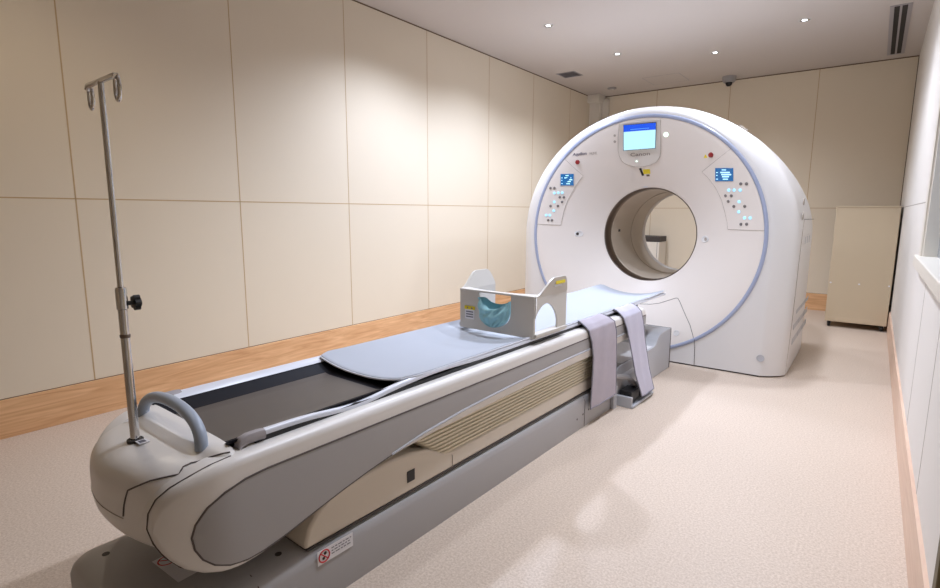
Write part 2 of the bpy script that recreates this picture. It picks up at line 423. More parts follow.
q = quad(S4, .004, .22, .80, .17, .195); obj('screen_line', q, M['scrline'], scr)
obj('bezel', MB().add(*(lambda Q: (Q, [(0, 1, 2, 3)]))([p+Vector(d) for p, d in zip(S4, [(-.004, .001, .004), (.004, .001, .004), (.004, .001, -.004), (-.004, .001, -.004)])])), M['hole'], shield)
T = sframe(-.045, .655, .0125) @ Matrix.Translation((0, 0, 0))
text('brand_logo', 'Canon', .043, sframe(-.044, .657, .014) @ Matrix.Translation((-.078, 0, 0)), M['logo'], shield, scale_x=1.42, offset=.0006)
obj('status_light', MB().disc(sframe(-.078, .617, .013), .007, .002), M['green'], shield)
# --- lamps and labels round the face
obj('ready_lamp', MB().disc(sframe(.182, .793), .018, .004, 24), M['green'], G)
obj('indicator', MB().disc(sframe(-.231, .816), .010, .002, 16), M['softline'], G)
obj('indicator', MB().disc(sframe(-.236, .770), .011, .002, 16), M['softline'], G)
wl = obj('warning_label', MB().box(-.030, .028, -.022, .022, 0, .001, sframe(-.012, .528)), M['yellow'], G)
wl['label'] = 'yellow laser warning sticker'
obj('label_mark', MB().box(-.012, .014, -.046, -.028, 0, .001, sframe(-.008, .528)), M['doorline'], wl)
obj('laser_slot', MB().box(-.009, .009, -.036, .036, 0, .003, sframe(-.055, .527) @ Matrix.Rotation(.2, 4, 'Z')), M['black'], G)
obj('bore_top_glint', MB().box(-.018, .018, -.004, .004, 0, .003, sframe(-.045, .407)), M['matedge'], G)  # pale bar stands in for the small glint at the bore top
text('model_name', 'Aquilion', .036, sframe(-.596, .672, .001), M['logod'], G, shear=.2, offset=.0006)
text('model_suffix', 'PRIME', .032, sframe(-.455, .673, .001), M['softline'], G, scale_x=.75)
for (x, z) in ((-.561, .619), (.522, .618)):
    e = obj('emergency_stop', MB().lathe([(.020, 0), (.018, .006), (.014, .007), (.013, .014), (0, .016)], 24, sframe(x, z)), M['red'], G)
tri = MB().prism([(-.016, -.013), (.016, -.013), (0, .015)], lambda x, y: sframe(.481, .613) @ Vector((x, y, 0)), lambda x, y: sframe(.481, .613) @ Vector((x, y, .001)))
obj('warning_triangle', tri, M['yellow'], G)
for (x, z, s) in ((-.590, -.005, 1), (.475, -.02, -1)):
    T = sframe(x, z)
    m_ = obj('grip_recess', MB().lathe([(0, .001), (.018, .001), (.024, .004), (.028, 0)], 24, T @ Matrix.Scale(1.5, 4, (1, 0, 0))), M['white'], G)
    obj('recess_hole', MB().disc(T @ Matrix.Translation((-.012*s if s > 0 else .008, 0, .0012)), .013, .002), M['hole'] if s > 0 else M['softline'], m_)
# --- control panels
PANELS = [
 dict(out=[(.451, .502), (.501, .451), (.555, .38), (.603, .29), (.632, .2), (.654, .124), (.663, .066)], a0=44.2, a1=4.1,
      lcd=[(.556, .522), (.688, .513), (.691, .421), (.555, .427)],
      gray=[(.747, .4), (.787, .398), (.637, .318), (.681, .317), (.659, .276), (.703, .238), (.783, .238), (.764, .107), (.805, .109)],
      lit=[(.661, .358), (.701, .357), (.745, .355), (.741, .272), (.742, .198), (.787, .154), (.827, .154)], s=1, lab='right control panel of the gantry face'),
 dict(out=[(-.527, .505), (-.566, .46), (-.603, .41), (-.664, .304), (-.69, .24), (-.706, .188), (-.729, .073)], a0=180-44.2, a1=180-4.9,
      lcd=[(-.709, .523), (-.60, .522), (-.61, .423), (-.716, .424)],
      gray=[(-.804, .403), (-.77, .403), (-.73, .323), (-.698, .322), (-.715, .281), (-.81, .245), (-.75, .245), (-.832, .117), (-.801, .117)],
      lit=[(-.773, .359), (-.74, .362), (-.708, .362), (-.778, .281), (-.785, .203), (-.848, .162), (-.818, .162)], s=-1, lab='left control panel of the gantry face')]
def polyat(P, t):
    L = [0]
    for a, c in zip(P[:-1], P[1:]): L.append(L[-1]+math.hypot(c[0]-a[0], c[1]-a[1]))
    d = t*L[-1]
    for i in range(len(P)-1):
        if d <= L[i+1]+1e-9:
            k = (d-L[i])/(L[i+1]-L[i]); return (lerp(P[i][0], P[i+1][0], k), lerp(P[i][1], P[i+1][1], k))
    return P[-1]
for pn in PANELS:
    NI, NJ = 20, 10; rows = []
    for i in range(NI+1):
        t_ = i/NI; a = polyat(pn['out'], t_); th = math.radians(lerp(pn['a0'], pn['a1'], t_)); c = (.9285*math.cos(th), .9285*math.sin(th))
        rows.append([surf(lerp(a[0], c[0], j/NJ), lerp(a[1], c[1], j/NJ), .0035) for j in range(NJ+1)])
    P_ = obj('control_panel', MB().loft(rows, closed=False, caps=(False, False)), M['face'], G, smooth=60)
    P_['label'] = pn['lab']
    a0 = (.929*math.cos(math.radians(pn['a0'])), .929*math.sin(math.radians(pn['a0']))); a1 = (.929*math.cos(math.radians(pn['a1'])), .929*math.sin(math.radians(pn['a1'])))
    surfline([a0]+pn['out']+[a1], 'panel_seam', M['softline'], .0022, P_, .002, 5)
    Q = [surf(x, z, .005) for x, z in pn['lcd']]
    L_ = obj('lcd_screen', quad(Q, .003), M['lcd'], P_)
    tb = MB()
    for (u0, u1, v0, v1) in ((.38, .62, .10, .17), (.06, .16, .30, .36), (.30, .82, .28, .38), (.06, .14, .52, .58), (.36, .9, .44, .54), (.40, .78, .60, .70), (.06, .16, .8, .86), (.44, .72, .80, .88)):
        q = quad(Q, .0042, u0, u1, v0, v1); tb.add(q.v, q.f)
    L2 = tb
    o = obj('screen_digits', L2, M['lcdtext'], P_)
    for x, z in pn['gray']: obj('button', MB().lathe([(.0115, 0), (.0115, .003), (.009, .005), (0, .005)], 16, sframe(x, z, .0035)), M['button'], P_)
    for x, z in pn['lit']:
        o = obj('lit_button', MB().lathe([(.0118, 0), (.0118, .003), (.0098, .0045), (0, .0045)], 16, sframe(x, z, .0035)), M['lit'], P_)
# --- lower front access cover outline, screws
surfline([(.005, -.588), (.10, -.580), (.173, -.562), (.301, -.506), (.318, -.506), (.342, -.532), (.40, -.61), (.459, -.690), (.49, -.755), (.51, -.806)], 'cover_seam', M['line'], .0020, G, .0005)
obj('cover_seam', MB().tube([(.51, -.0085, CZ-.79), (.512, -.0085, CZ-.83), (.515, -.0015, CZ-.86), (.519, -.0015, .01)], .0020, 6), M['line'], G)
T = sframe(.362, -.768)
o = obj('cover_screw', MB().lathe([(.024, 0), (.024, .003), (.019, .003), (.017, .0005), (0, .0005)], 24, T), M['white'], G)
o = obj('cover_screw', MB().lathe([(.026, 0), (.026, .003), (.020, .003), (.018, .0005), (0, .0005)], 24, frame((.975, -.001, .145), (1, 0, 0), (0, 0, 1))), M['greyl'], G)
# --- right flank: seam, recessed pulls, vents
XS = 1.130
obj('flank_seam', MB().tube([(XS+.001, .36, 1.155), (XS+.001, 1.12, 1.150)], .0022, 6), M['line'], G)
obj('flank_panel_edge', MB().tube([(XS, .12, .02), (XS+.001, .22, .40), (XS+.001, .30, .9), (XS+.001, .36, 1.155)], .0016, 6), M['softline'], G)
o = obj('flank_badge', MB().box(XS-.001, XS+.003, .48, .98, .955, 1.03), M['white'], G)
for k in range(3): obj('badge_slot', MB().box(XS+.002, XS+.0045, .55+k*.15, .60+k*.15, .965, 1.02), M['greyl'], G)
for (y0, y1, z0, z1) in ((.33, 1.38, .20, .265), (.33, 1.38, .315, .375), (.45, 1.38, .425, .475)):
    b = MB()
    n = 3
    for k in range(n):
        ya = lerp(y0, y1, k/n)+.02; yb = lerp(y0, y1, (k+1)/n)-.02
        b.box(XS-.002, XS+.0025, ya, yb, z0, z1-.018)
    obj('side_vent', b, M['greyl'], G, bevel=.002)
for (y, z) in ((.30, 1.285), (.30, 1.18)):
    obj('bolt_recess', MB().lathe([(.028, -.004), (.028, .002), (.016, .002), (.014, -.001), (0, -.001)], 20, frame((XS-.028*max(0, (z-1.1)), y, z), (0, 1, 0), (0, 0, 1))), M['softline'], G)
obj('top_hook', MB().box(-.035, .035, -.015, .015, -.004, .006, Matrix.Translation((.66, .42, CZ+.848)) @ Matrix.Rotation(.66, 4, 'Y')), M['softline'], G)
obj('underside_shade', MB().box(-.97, .97, .012, 1.44, 0, .0125), M['hole'], G)  # dark slab added for the shadow line under the housing

# ------------------------------------------------------------------ patient table (local: u across, v along, z)
TH = math.radians(1.4); TO = Vector((-1.545, 1.0, 0))
def tw(u, v, z): return Vector((TO.x+u*math.cos(TH)+v*math.sin(TH), TO.y-u*math.sin(TH)+v*math.cos(TH), z))
TB = thing('patient_table', 'long white and grey patient table sliding toward the scanner bore', 'medical table', TO, -TH)
# base
def rrect(u0, u1, v0, v1, r, n=8):
    P = []
    for cx_, cy_, a in ((u1-r, v1-r, 0), (u0+r, v1-r, 90), (u0+r, v0+r, 180), (u1-r, v0+r, 270)):
        for k in range(n+1): t_ = math.radians(a+90*k/n); P.append((cx_+r*math.cos(t_), cy_+r*math.sin(t_)))
    return P
def rrect4(u0, u1, v0, v1, rs, n=8):
    P = []
    for (cx_, cy_, a, r) in ((u1, v1, 0, rs[0]), (u0, v1, 90, rs[1]), (u0, v0, 180, rs[2]), (u1, v0, 270, rs[3])):
        sx = -1 if cx_ == u1 else 1; sy_ = -1 if cy_ == v1 else 1
        for k in range(n+1): t_ = math.radians(a+90*k/n); P.append((cx_+sx*r+r*math.cos(t_), cy_+sy_*r+r*math.sin(t_)))
    return P
P = rrect4(-.272, .295, -.58, 2.56, (.004, .004, .06, .05))
def plate(P, z0, z1, ins): 
    return [[Vector((u, v, z0)) for u, v in P]]
def inset(P, d):
    cu = sum(p[0] for p in P)/len(P); cv = sum(p[1] for p in P)/len(P)
    du = max(abs(p[0]-cu) for p in P); dv = max(abs(p[1]-cv) for p in P)
    return [(cu+(u-cu)*(du-d)/du, cv+(v-cv)*(dv-d)/dv) for u, v in P]
rg = []
for d, z in ((0.0, 0.0), (0, .145), (.006, .165), (.016, .178), (.034, .186), (.06, .190)): rg.append([Vector((u, v, z)) for u, v in inset(P, d)])
bs = obj('base', MB().loft(rg), M['grey'], TB, smooth=40)
obj('base_seam', MB().tube([(.2955, 1.69, .003), (.2955, 1.69, .145), (.285, 1.69, .170), (.265, 1.69, .182)], .002, 6), M['line'], bs)
obj('base_seam', MB().tube([(.2955, -.28, .003), (.2955, -.28, .145), (.285, -.28, .170), (.25, -.28, .187), (-.05, -.28, .1905)], .002, 6), M['line'], bs)
for (u, v) in ((-.174, -.50), (.225, -.18)):
    obj('base_bolt', MB().disc(Matrix.Translation((u, v, .1895)), .010, .002), M['hole'], bs)
for k in range(3):
    obj('base_screw', MB().disc(frame((.2955, 1.60+k*.07, .07+.008*k), (0, 1, 0), (0, 0, 1)), .006, .001), M['line'], bs)
# foot box beside the gantry
pf = [(2.15, 0), (2.15, .215), (2.17, .232), (2.22, .238), (2.70, .238), (2.80, .240), (2.84, .247), (2.865, .268), (2.90, .298), (2.95, .313), (3.02, .318), (3.168, .318), (3.168, 0)]
obj('foot_box', MB().prism(pf, lambda v, z: Vector((-.27, v, z)), lambda v, z: Vector((.283, v, z))), M['greyl'], TB, bevel=.006)
obj('foot_box_trim', MB().tube([(.284, 3.166, .004), (.284, 3.166, .316), (-.26, 3.166, .318)], .004, 6), M['line'], TB)
o = obj('warning_sheet', MB().box(.0, .272, 2.24, 2.80, .239, .2415), M['paper'], TB)
o['label'] = 'white instruction sheet with a red mark on the table base'
b = MB().tube([Vector((.22+.035*math.cos(a), 2.66+.05*math.sin(a), .242)) for a in [2*PI*k/20 for k in range(20)]], .005, 5, closed=True); b.box(.215, .225, 2.63, 2.69, .241, .244)
obj('sheet_mark', b, M['signred'], o)
# lower cover
pc = [(-.125, .192), (-.122, .215), (-.108, .255), (-.08, .29), (-.035, .32), (.03, .337), (.12, .345), (.25, .345), (.33, .337), (.42, .318), (.50, .275), (.56, .262), (2.10, .262), (2.125, .255), (2.14, .235), (2.14, .192)]
lc = obj('lower_cover', MB().prism(pc, lambda v, z: Vector((-.27, v, z)), lambda v, z: Vector((.280, v, z))), M['couchb'], TB, bevel=.012, bseg=4)
obj('cover_gap', MB().box(-.262, .2825, -.118, 2.13, .188, .196), M['hole'], TB)
obj('cover_switch', MB().box(.2800, .2825, .303, .342, .232, .275), M['black'], lc, bevel=.002)
obj('cover_joint', MB().tube([(.281, .555, .197), (.281, .555, .245), (.272, .540, .262), (-.2, .555, .2625)], .0018, 6), M['softline'], lc)
# bellows
nb = 9
bb = MB()
for k in range(nb):
    z0 = .262+.0157*k; z1 = z0+.0157
    vs0 = .40-.045*math.sin(PI*(k+1)/(nb+1))-.0*k; vs0 = .50-.021*k
    ring = []
    zz = [(z0, .268), (z0+.005, .279), (z1-.003, .279), (z1, .268)]
    rs = []
    for (z, wd) in zz:
        out = wd-.268
        rs.append([Vector((u, v, z)) for u, v in rrect(-wd, wd, vs0-out, 2.02+out, .03, 5)])
    bb.loft(rs, caps=(False, False))
bel = obj('bellows', bb, M['bellow'], TB, smooth=20)
for k in range(1, nb):
    z0 = .262+.0157*k; vs0 = .50-.021*k
    obj('crease_shade', MB().tube([(.20, vs0-.012, z0), (.255, vs0-.010, z0), (.270, vs0+.03, z0), (.270, 1.2, z0+.004), (.268, 2.0, z0)], .0017, 6), M['bellowd'], bel)  # darker tubes put the shade between the folds into colour
# end cap of bellows + central core
obj('lift_core', MB().box(-.22, .22, .50, 1.98, .26, .41), M['bellowd'], TB)
# couch body: lofted core
def cs(v, w, zt, zb, n=40, e=3.2, zc=None):
    zc = (zt+zb)/2; h = (zt-zb)/2; P = []
    for k in range(n):
        a = 2*PI*k/n; c_, s_ = math.cos(a), math.sin(a)
        P.append(Vector((w*math.copysign(abs(c_)**(2/e), c_), v, zc+h*math.copysign(abs(s_)**(2/e), s_))))
    return P
core = [(-.36, .24, .545, .285), (-.30, .25, .545, .290), (-.22, .26, .545, .30), (-.1, .272, .540, .325), (.03, .272, .540, .350), (.26, .272, .540, .385), (.7, .272, .540, .402), (1.2, .272, .540, .41), (2.45, .272, .540, .41), (2.50, .268, .55, .42), (2.515, .25, .54, .44)]
body = obj('couch_body', MB().loft([cs(v, w_, a, c_, e=9) for v, w_, a, c_ in core]), M['couchw'], TB, smooth=45)
# nose cap
ns = []
for k in range(25):
    a = k/24*PI/2
    wd = max(.006, .309*math.cos(a)); v = -.34-.207*math.sin(a)
    zt = lerp(.590, .505, (1-math.cos(a))**1.5); zb = lerp(.272, .43, (1-math.cos(a))**.85)
    ns.append(cs(v, wd, zt, zb, 64, 2.7 if k > 2 else (6, 4.5, 3.4)[k]))
nose_mb = MB().loft([cs(-.312, .290, .590, .275, 64, 8), cs(-.325, .308, .590, .272, 64, 7)]+ns)
nz = obj('nose_cap', nose_mb, M['couchw'], TB, smooth=60)
from mathutils.bvhtree import BVHTree
nose_bvh = BVHTree.FromPolygons([Vector(v) for v in nose_mb.v], nose_mb.f)
def on_nose(u, v, z):
    c = Vector((u*.3, -.33, .42)); d = (Vector((u, v, z))-c).normalized(); h = nose_bvh.ray_cast(c, d)
    return h[0]+d*.0006 if h[0] else Vector((u, v, z))
# side covers with rounded near ends, grey inset panels
side = [(2.52, .54), (2.515, .562), (2.50, .573), (-.33, .574), (-.385, .568), (-.43, .552), (-.468, .532), (-.494, .505), (-.508, .47), (-.512, .43), (-.504, .39), (-.487, .352), (-.46, .318), (-.42, .292), (-.375, .276), (-.33, .270), (-.28, .272), (-.22, .283), (-.15, .300), (-.05, .325), (.03, .343), (.13, .362), (.26, .378), (.45, .389), (.7, .394), (1.2, .40), (2.44, .40), (2.48, .406), (2.505, .424), (2.518, .46)]
pan = [(2.522, .520), (-.25, .518), (-.31, .513), (-.365, .498), (-.408, .472), (-.435, .436), (-.444, .405), (-.44, .372), (-.425, .34), (-.40, .315), (-.365, .298), (-.32, .289), (-.27, .291), (-.2, .304), (-.1, .329), (0, .352), (.1, .372), (.28, .402), (.45, .42), (.6, .431), (.9, .443), (1.3, .450), (2.522, .455)]
def bend(v):
    if v > -.34: return 0
    q = min(1, (-.34-v)/.21); return .312-.312*math.sqrt(max(0, 1-q*q))
def zrange(prof, v):
    zs = []
    n = len(prof)
    for i in range(n):
        a, c = prof[i], prof[(i+1) % n]
        if (a[0]-v)*(c[0]-v) <= 0 and abs(a[0]-c[0]) > 1e-9:
            t_ = (v-a[0])/(c[0]-a[0]); zs.append(lerp(a[1], c[1], t_))
    return min(zs), max(zs)
def slab_sections(prof, vlist, s, u0, u1, r):
    R_ = []
    for v in vlist:
        z0, z1 = zrange(prof, v); z0, z1 = min(z0, z1-.004), max(z1, z0+.004)
        rr_ = min(r, (z1-z0)*.48); bd = bend(v)*(.55 if s > 0 else 1); P = [(u0, z0)]
        for k in range(7): a = -PI/2+PI/2*k/6; P.append((u1-rr_+rr_*math.cos(a), z0+rr_+rr_*math.sin(a)))
        for k in range(7): a = PI/2*k/6; P.append((u1-rr_+rr_*math.cos(a), z1-rr_+rr_*math.sin(a)))
        P.append((u0, z1))
        R_.append([Vector((s*(u-bd), v, z)) for u, z in P])
    return R_
vs_c = [-.5118, -.510, -.506, -.500, -.492, -.482, -.47, -.455, -.44, -.42, -.40, -.38, -.36, -.34, -.32, -.30, -.27, -.22, -.15, -.1, -.05, 0, .03, .08, .13, .2, .26, .35, .45, .7, 1.2, 1.8, 2.44, 2.48, 2.505, 2.518]
vs_p = [-.4435, -.442, -.438, -.432, -.424, -.414, -.40, -.385, -.365, -.34, -.31, -.28, -.24, -.2, -.15, -.1, -.05, 0, .05, .1, .19, .28, .36, .45, .6, .9, 1.3, 1.9, 2.522]
for s in (1, -1):
    sc_ = obj('side_cover', MB().loft(slab_sections(side, vs_c, s, .235, .312, .024)), M['couchw'], TB, smooth=50)
    obj('side_panel', MB().loft(slab_sections(pan, vs_p, s, .300, .3145, .0025)), M['grey'], sc_, smooth=40)
    P3 = []
    for v, z in pan[:-1]: P3.append(Vector((s*(.3128-bend(v)*(.55 if s > 0 else 1)), v, z)))
    obj('panel_groove', MB().tube(P3, .0030, 6), M['line'], sc_)
    if s > 0:
        edge_ = [(v, z) for v, z in side[3:22]]
        obj('cover_edge_seam', MB().tube([Vector((.312-.030-.55*bend(v), v-.001*(v < -.4), z)) for v, z in edge_], .0018, 6), M['line'], sc_)
    obj('panel_edge_highlight', MB().tube([(s*.3125, .20, .390), (s*.3135, .36, .414), (s*.3135, .6, .4335), (s*.3135, .9, .446), (s*.3135, 1.3, .4535), (s*.3135, 2.50, .458)], .0055, 8), M['greyl'], sc_)  # lighter bead stands in for the highlight on the panel's lower bevel
# nose seams
sp = [(.285, -.325, .592), (.262, -.37, .592), (.235, -.41, .580), (.222, -.425, .565), (.222, -.434, .545), (.17, -.47, .525), (.125, -.50, .50), (.115, -.51, .465), (.108, -.515, .43)]
sq = []
for a, c in zip(sp[:-1], sp[1:]):
    for k in range(5): sq.append(on_nose(*[lerp(a[i], c[i], k/5) for i in range(3)]))
obj('nose_seam', MB().tube(sq, .0022, 6), M['line'], nz)
sq = [on_nose(*[lerp(a, c, k/12) for a, c in zip((.108, -.515, .43), (-.27, -.50, .44))]) for k in range(13)]
obj('nose_seam', MB().tube(sq, .0012, 6), M['softline'], nz)
# table top cradle
def cradle(u, v): # height of the concave deck surface
    k = min(abs(u)/.255, 1.0)
    return .553+.045*max(0, (k-.55)/.45)**1.4
def rimz(u, v):
    return .600-(.017*math.exp(-((v-.10)/.14)**2) if u > 0 else 0)+(.008*math.exp(-((v-.5)/.16)**2) if u > 0 else 0)
us = [lerp(-.25, .25, k/28) for k in range(29)]
vsl = [-.318, -.2, -.1, 0, .1, .2, .3, .5, 1, 1.5, 2, 2.5, 2.75, 2.9, 3.0, 3.055]
top = [[Vector((u, v, cradle(u, v)+.004)) for u in us]+[Vector((u, v, cradle(u, v)-.004)) for u in reversed(us)] for v in vsl]
ct = obj('table_top', MB().loft(top), M['navy'], TB, smooth=50)
obj('tray_liner', MB().loft([[Vector((u, v, cradle(u, v)+.0055)) for u in [lerp(-.16, .16, k/14) for k in range(15)]] for v in (-.315, -.1, .1, .29)], closed=False, caps=(False, False)), M['trayfl'], ct)
for s in (-1, 1):
    rr = []
    vv = [lerp(-.25, 3.05, k/66) for k in range(67)]
    for v in vv:
        z = rimz(s, v); zl = z-.006
        rr.append([Vector((s*u, v, z_)) for u, z_ in ((.222, zl-.006), (.228, zl+.002), (.240, z+.001), (.252, z+.005), (.260, z+.004), (.264, z-.001), (.262, zl-.005), (.250, zl-.008), (.235, zl-.010))])
    obj('edge_rail', MB().loft(rr), M['rim'], ct, smooth=60)
    # black strip stands in for the shade of the gap under the rail
    obj('rail_gap_shade', MB().box(min(s*.246, s*.262), max(s*.246, s*.262), -.25, 2.50, .566, .588), M['black'], ct)
    cl = [Vector((s*u, 0, z)) for u, z in ((.224, .584), (.234, .596), (.244, .606), (.256, .610), (.266, .607), (.270, .598), (.268, .586), (.262, .580))]
    obj('rail_end_cap', MB().loft([[p+Vector((0, v, dz)) for p in cl] for v, dz in ((-.298, -.018), (-.29, -.006), (-.27, 0), (-.235, 0), (-.222, -.002))]), M['vent'], ct, smooth=40)
# handle
hp = []
for k in range(25):
    a = PI*k/24; u = -.19*math.copysign(abs(math.cos(a))**.92, math.cos(a)); z = .575+.086*abs(math.sin(a))**.78; hp.append((u, -.362+.012*math.sin(a), z))
hd = obj('grab_handle', MB().tube(hp, .0165, 18), M['bluegrey'], TB, smooth=60)
obj('pole_socket_tag', MB().box(.030, .058, -.462, -.436, .5865, .5885), M['paper'], TB)
obj('tag_print', MB().box(.036, .053, -.457, -.442, .5884, .5892), M['ink'], TB)
obj('pole_socket', MB().lathe([(.020, .570), (.020, .592), (.016, .594), (.0135, .594)], 20, Matrix.Translation((.012, -.455, -.004))), M['hole'], TB)

# prohibition stickers
def noentry(o, T, w_, h_, name='warning_label', right=True):
    b = MB().box(0, w_, 0, h_, 0, .0008, T); l = obj(name, b, M['paper'], o)
    r = h_*.44; cx_, cy_ = h_*.52, h_*.5
    obj('prohibition_ring', MB().tube([T @ Vector((cx_+r*.92*math.cos(a), cy_+r*.92*math.sin(a), .0012)) for a in [2*PI*k/28 for k in range(28)]], r*.11, 5, closed=True)
        .tube([T @ Vector((cx_-r*.62, cy_+r*.62, .0012)), T @ Vector((cx_+r*.62, cy_-r*.62, .0012))], r*.09, 5), M['signred'], l)
    obj('pictogram', MB().disc(T @ Matrix.Translation((cx_+r*.18, cy_+r*.38, .0006)), r*.26, .001, 12).disc(T @ Matrix.Translation((cx_-r*.12, cy_-r*.32, .0006)), r*.24, .001, 12), M['black'], l)
    b = MB()
    for k in range(3):
        y = h_*(.72-.2*k); x = h_*1.1
        while x < w_*.93:
            l_ = random.uniform(.006, .018); b.box(x, min(x+l_, w_*.95), y, y+h_*.07, .0006, .0012, T); x += l_+.004
    obj('label_print', b, M['ink'], l)
    return l
noentry(TB, frame((.2965, -.095, .133), (0, 1, 0), (0, 0, 1)), .135, .047)
noentry(TB, frame((-.03, -.375, .192), (1, .06, 0), (0, -1, 0)) @ Matrix.Translation((0, -.0, 0)) @ Matrix.Scale(1, 4), .15, .055)
for (v, L) in ((-.06, .09), (.745, .075)):
    o = obj('edge_label', MB().box(.276, .300, v, v+L, .5655, .5665), M['paper'], TB)
    obj('label_stripe', MB().box(.2755, .284, v+L*.35, v+L*1.25, .5660, .5672), M['yellow'], o)
    obj('label_ring', MB().tube([Vector((.291+.008*math.cos(a), v+.016+.008*math.sin(a), .567)) for a in [2*PI*k/14 for k in range(14)]], .0014, 5, closed=True), M['signred'], o)
# foot pedal beside the base
pd = obj('pedal_bracket', MB().box(.296, .318, 2.04, 2.09, 0, .14).box(.296, .40, 2.12, 2.14, .005, .07).box(.296, .40, 2.46, 2.48, .005, .05).box(.395, .41, 2.12, 2.48, .002, .018).box(.30, .40, 2.12, 2.48, .0, .012), M['greyl'], TB, bevel=.004)
obj('foot_pedal', MB().box(.305, .385, 2.15, 2.28, .035, .095).box(.305, .385, 2.30, 2.42, .03, .085).tube([(.33, 2.14, .06), (.33, 2.46, .06)], .012, 8), M['black'], pd, bevel=.006)
obj('pedal_arm', MB().tube([(.27, 2.10, .19), (.33, 2.22, .165), (.345, 2.30, .10)], .018, 10), M['grey'], pd)

# ------------------------------------------------------------------ IV pole (plugged in the nose)
pu, pv = .012, -.455
IV = thing('iv_pole', 'thin chrome drip pole with two hooks standing on the near end of the patient table', 'drip stand', tw(pu, pv, .584), -TH)
obj('lower_tube', MB().lathe([(.0, 0), (.0112, 0), (.0112, .415), (.0, .415)], 20), M['chrome'], IV)
obj('upper_tube', MB().lathe([(.0072, .40), (.0072, .925), (0, .928)], 18), M['chrome'], IV)
obj('collar', MB().lathe([(.0112, .36), (.0135, .362), (.0135, .412), (.012, .418), (.0072, .42)], 20), M['chrome'], IV)
obj('collar_ring', MB().lathe([(.0112, .285), (.0125, .287), (.0125, .293), (.0112, .295)], 20), M['darkmetal'], IV)
kb = MB().tube([(0, .010, 0), (0, .028, 0)], .006, 10, True)
RK = Matrix.Rotation(-PI/2, 4, 'X')
for a in range(5):
    aa = 2*PI*a/5; kb.lathe([(0, 0), (.008, 0), (.008, .014), (0, .016)], 12, Matrix.Translation((.013*math.cos(aa), .026, .013*math.sin(aa))) @ RK)
kb.lathe([(0, 0), (.014, 0), (.014, .016), (0, .018)], 16, Matrix.Translation((0, .026, 0)) @ RK)
kb.v = [(x, y, z+.375) for x, y, z in kb.v]
obj('clamp_knob', kb, M['black'], IV)
ZT = .928
obj('cross_bar', MB().tube([(-.098, 0, ZT-.008), (-.09, 0, ZT), (0, 0, ZT), (.09, 0, ZT), (.098, 0, ZT-.004)], .0065, 12), M['chrome'], IV)
for s in (-1, 1):
    pts = [(s*.094, .010, ZT-.004)]
    pts = []
    for k in range(25):
        a = PI*2*k/28-.25
        pts.append((s*.096, .0125*math.sin(a), ZT-.030+.030*math.cos(a)))
    pts = [(s*(.090+.013*math.sin(2*PI*k/30)), .004, ZT-.027+.029*math.cos(2*PI*k/30)) for k in range(0, 27)]
    obj('hook', MB().tube(pts, .0045, 10), M['chrome'], IV)

# ------------------------------------------------------------------ mat on the deck
def matz(u, v):
    k = min(abs(u)/.255, 1.0)
    z = .574+.034*k**2.4
    if v > 2.6:
        f = (v-2.6)/.47; z += f*f*(.014*k*k-.006*(1-k))
    if v < .45: z += .004*math.exp(-((v-.3)/.1)**2)
    return z
NU = 24
vm = [.325, .330, .345, .38, .46, .6]+[.8+.15*k for k in range(12)]+[2.6, 2.7, 2.8, 2.9, 2.98, 3.03, 3.06, 3.068]
def mw(v): # half width; corners rounded
    if v < .36: return .247-.012*(1-min(1, (v-.325)/.035))**2
    if v > 2.98: return .262-.030*((v-2.98)/.088)**2
    return .262 if v > 2.6 else .258
rr = []
for v in vm:
    wd = mw(v)
    up = [Vector((lerp(-wd, wd, k/NU), v, matz(lerp(-wd, wd, k/NU), v)+(.0065 if .328 < v < 3.065 else .003))) for k in range(NU+1)]
    dn = [Vector((lerp(-wd, wd, k/NU), v, matz(lerp(-wd, wd, k/NU), v)-.0045)) for k in reversed(range(NU+1))]
    rr.append(up+dn)
MT = thing('table_mat', 'long thin blue-grey padded mat lying on the patient table', 'mat', TO, -TH)
obj('mat_pad', MB().loft(rr), M['mat'], MT, smooth=60)
loop = [Vector((-mw(v)-.001, v, matz(mw(v), v)+.001)) for v in reversed(vm)]+[Vector((u, .3235, matz(u, .325))) for u in [lerp(-.23, .23, k/16) for k in range(17)]]+[Vector((mw(v)+.001, v, matz(mw(v), v)+.001)) for v in vm]
obj('edge_piping', MB().tube(loop, .0038, 6), M['matedge'], MT)

# ------------------------------------------------------------------ head / arm support on the mat
HO = (0, 0)
HD = thing('head_support', 'light grey moulded plastic head support with arched sides standing on the mat', 'head support', tw(.058, 1.30, 0), -TH)
hx0, hx1, hv0, hv1 = -.224, .224, -.149, .149   # local box, z absolute
HZ0, HZ1 = .606, .800
# front plate with U opening, as polygon with notch below the shelf
up = [(hx0, HZ0), (hx1, HZ0), (hx1, HZ1), (.092, HZ1)]
ux0, ux1 = -.104, .092
arc = []
for k in range(21):
    a = PI*k/20; arc.append(((ux0+ux1)/2+(ux1-ux0)/2*math.cos(a), .725-.090*math.sin(a)**.8))
poly = up+arc+[(ux0, HZ1), (hx0, HZ1)]
fp = MB()
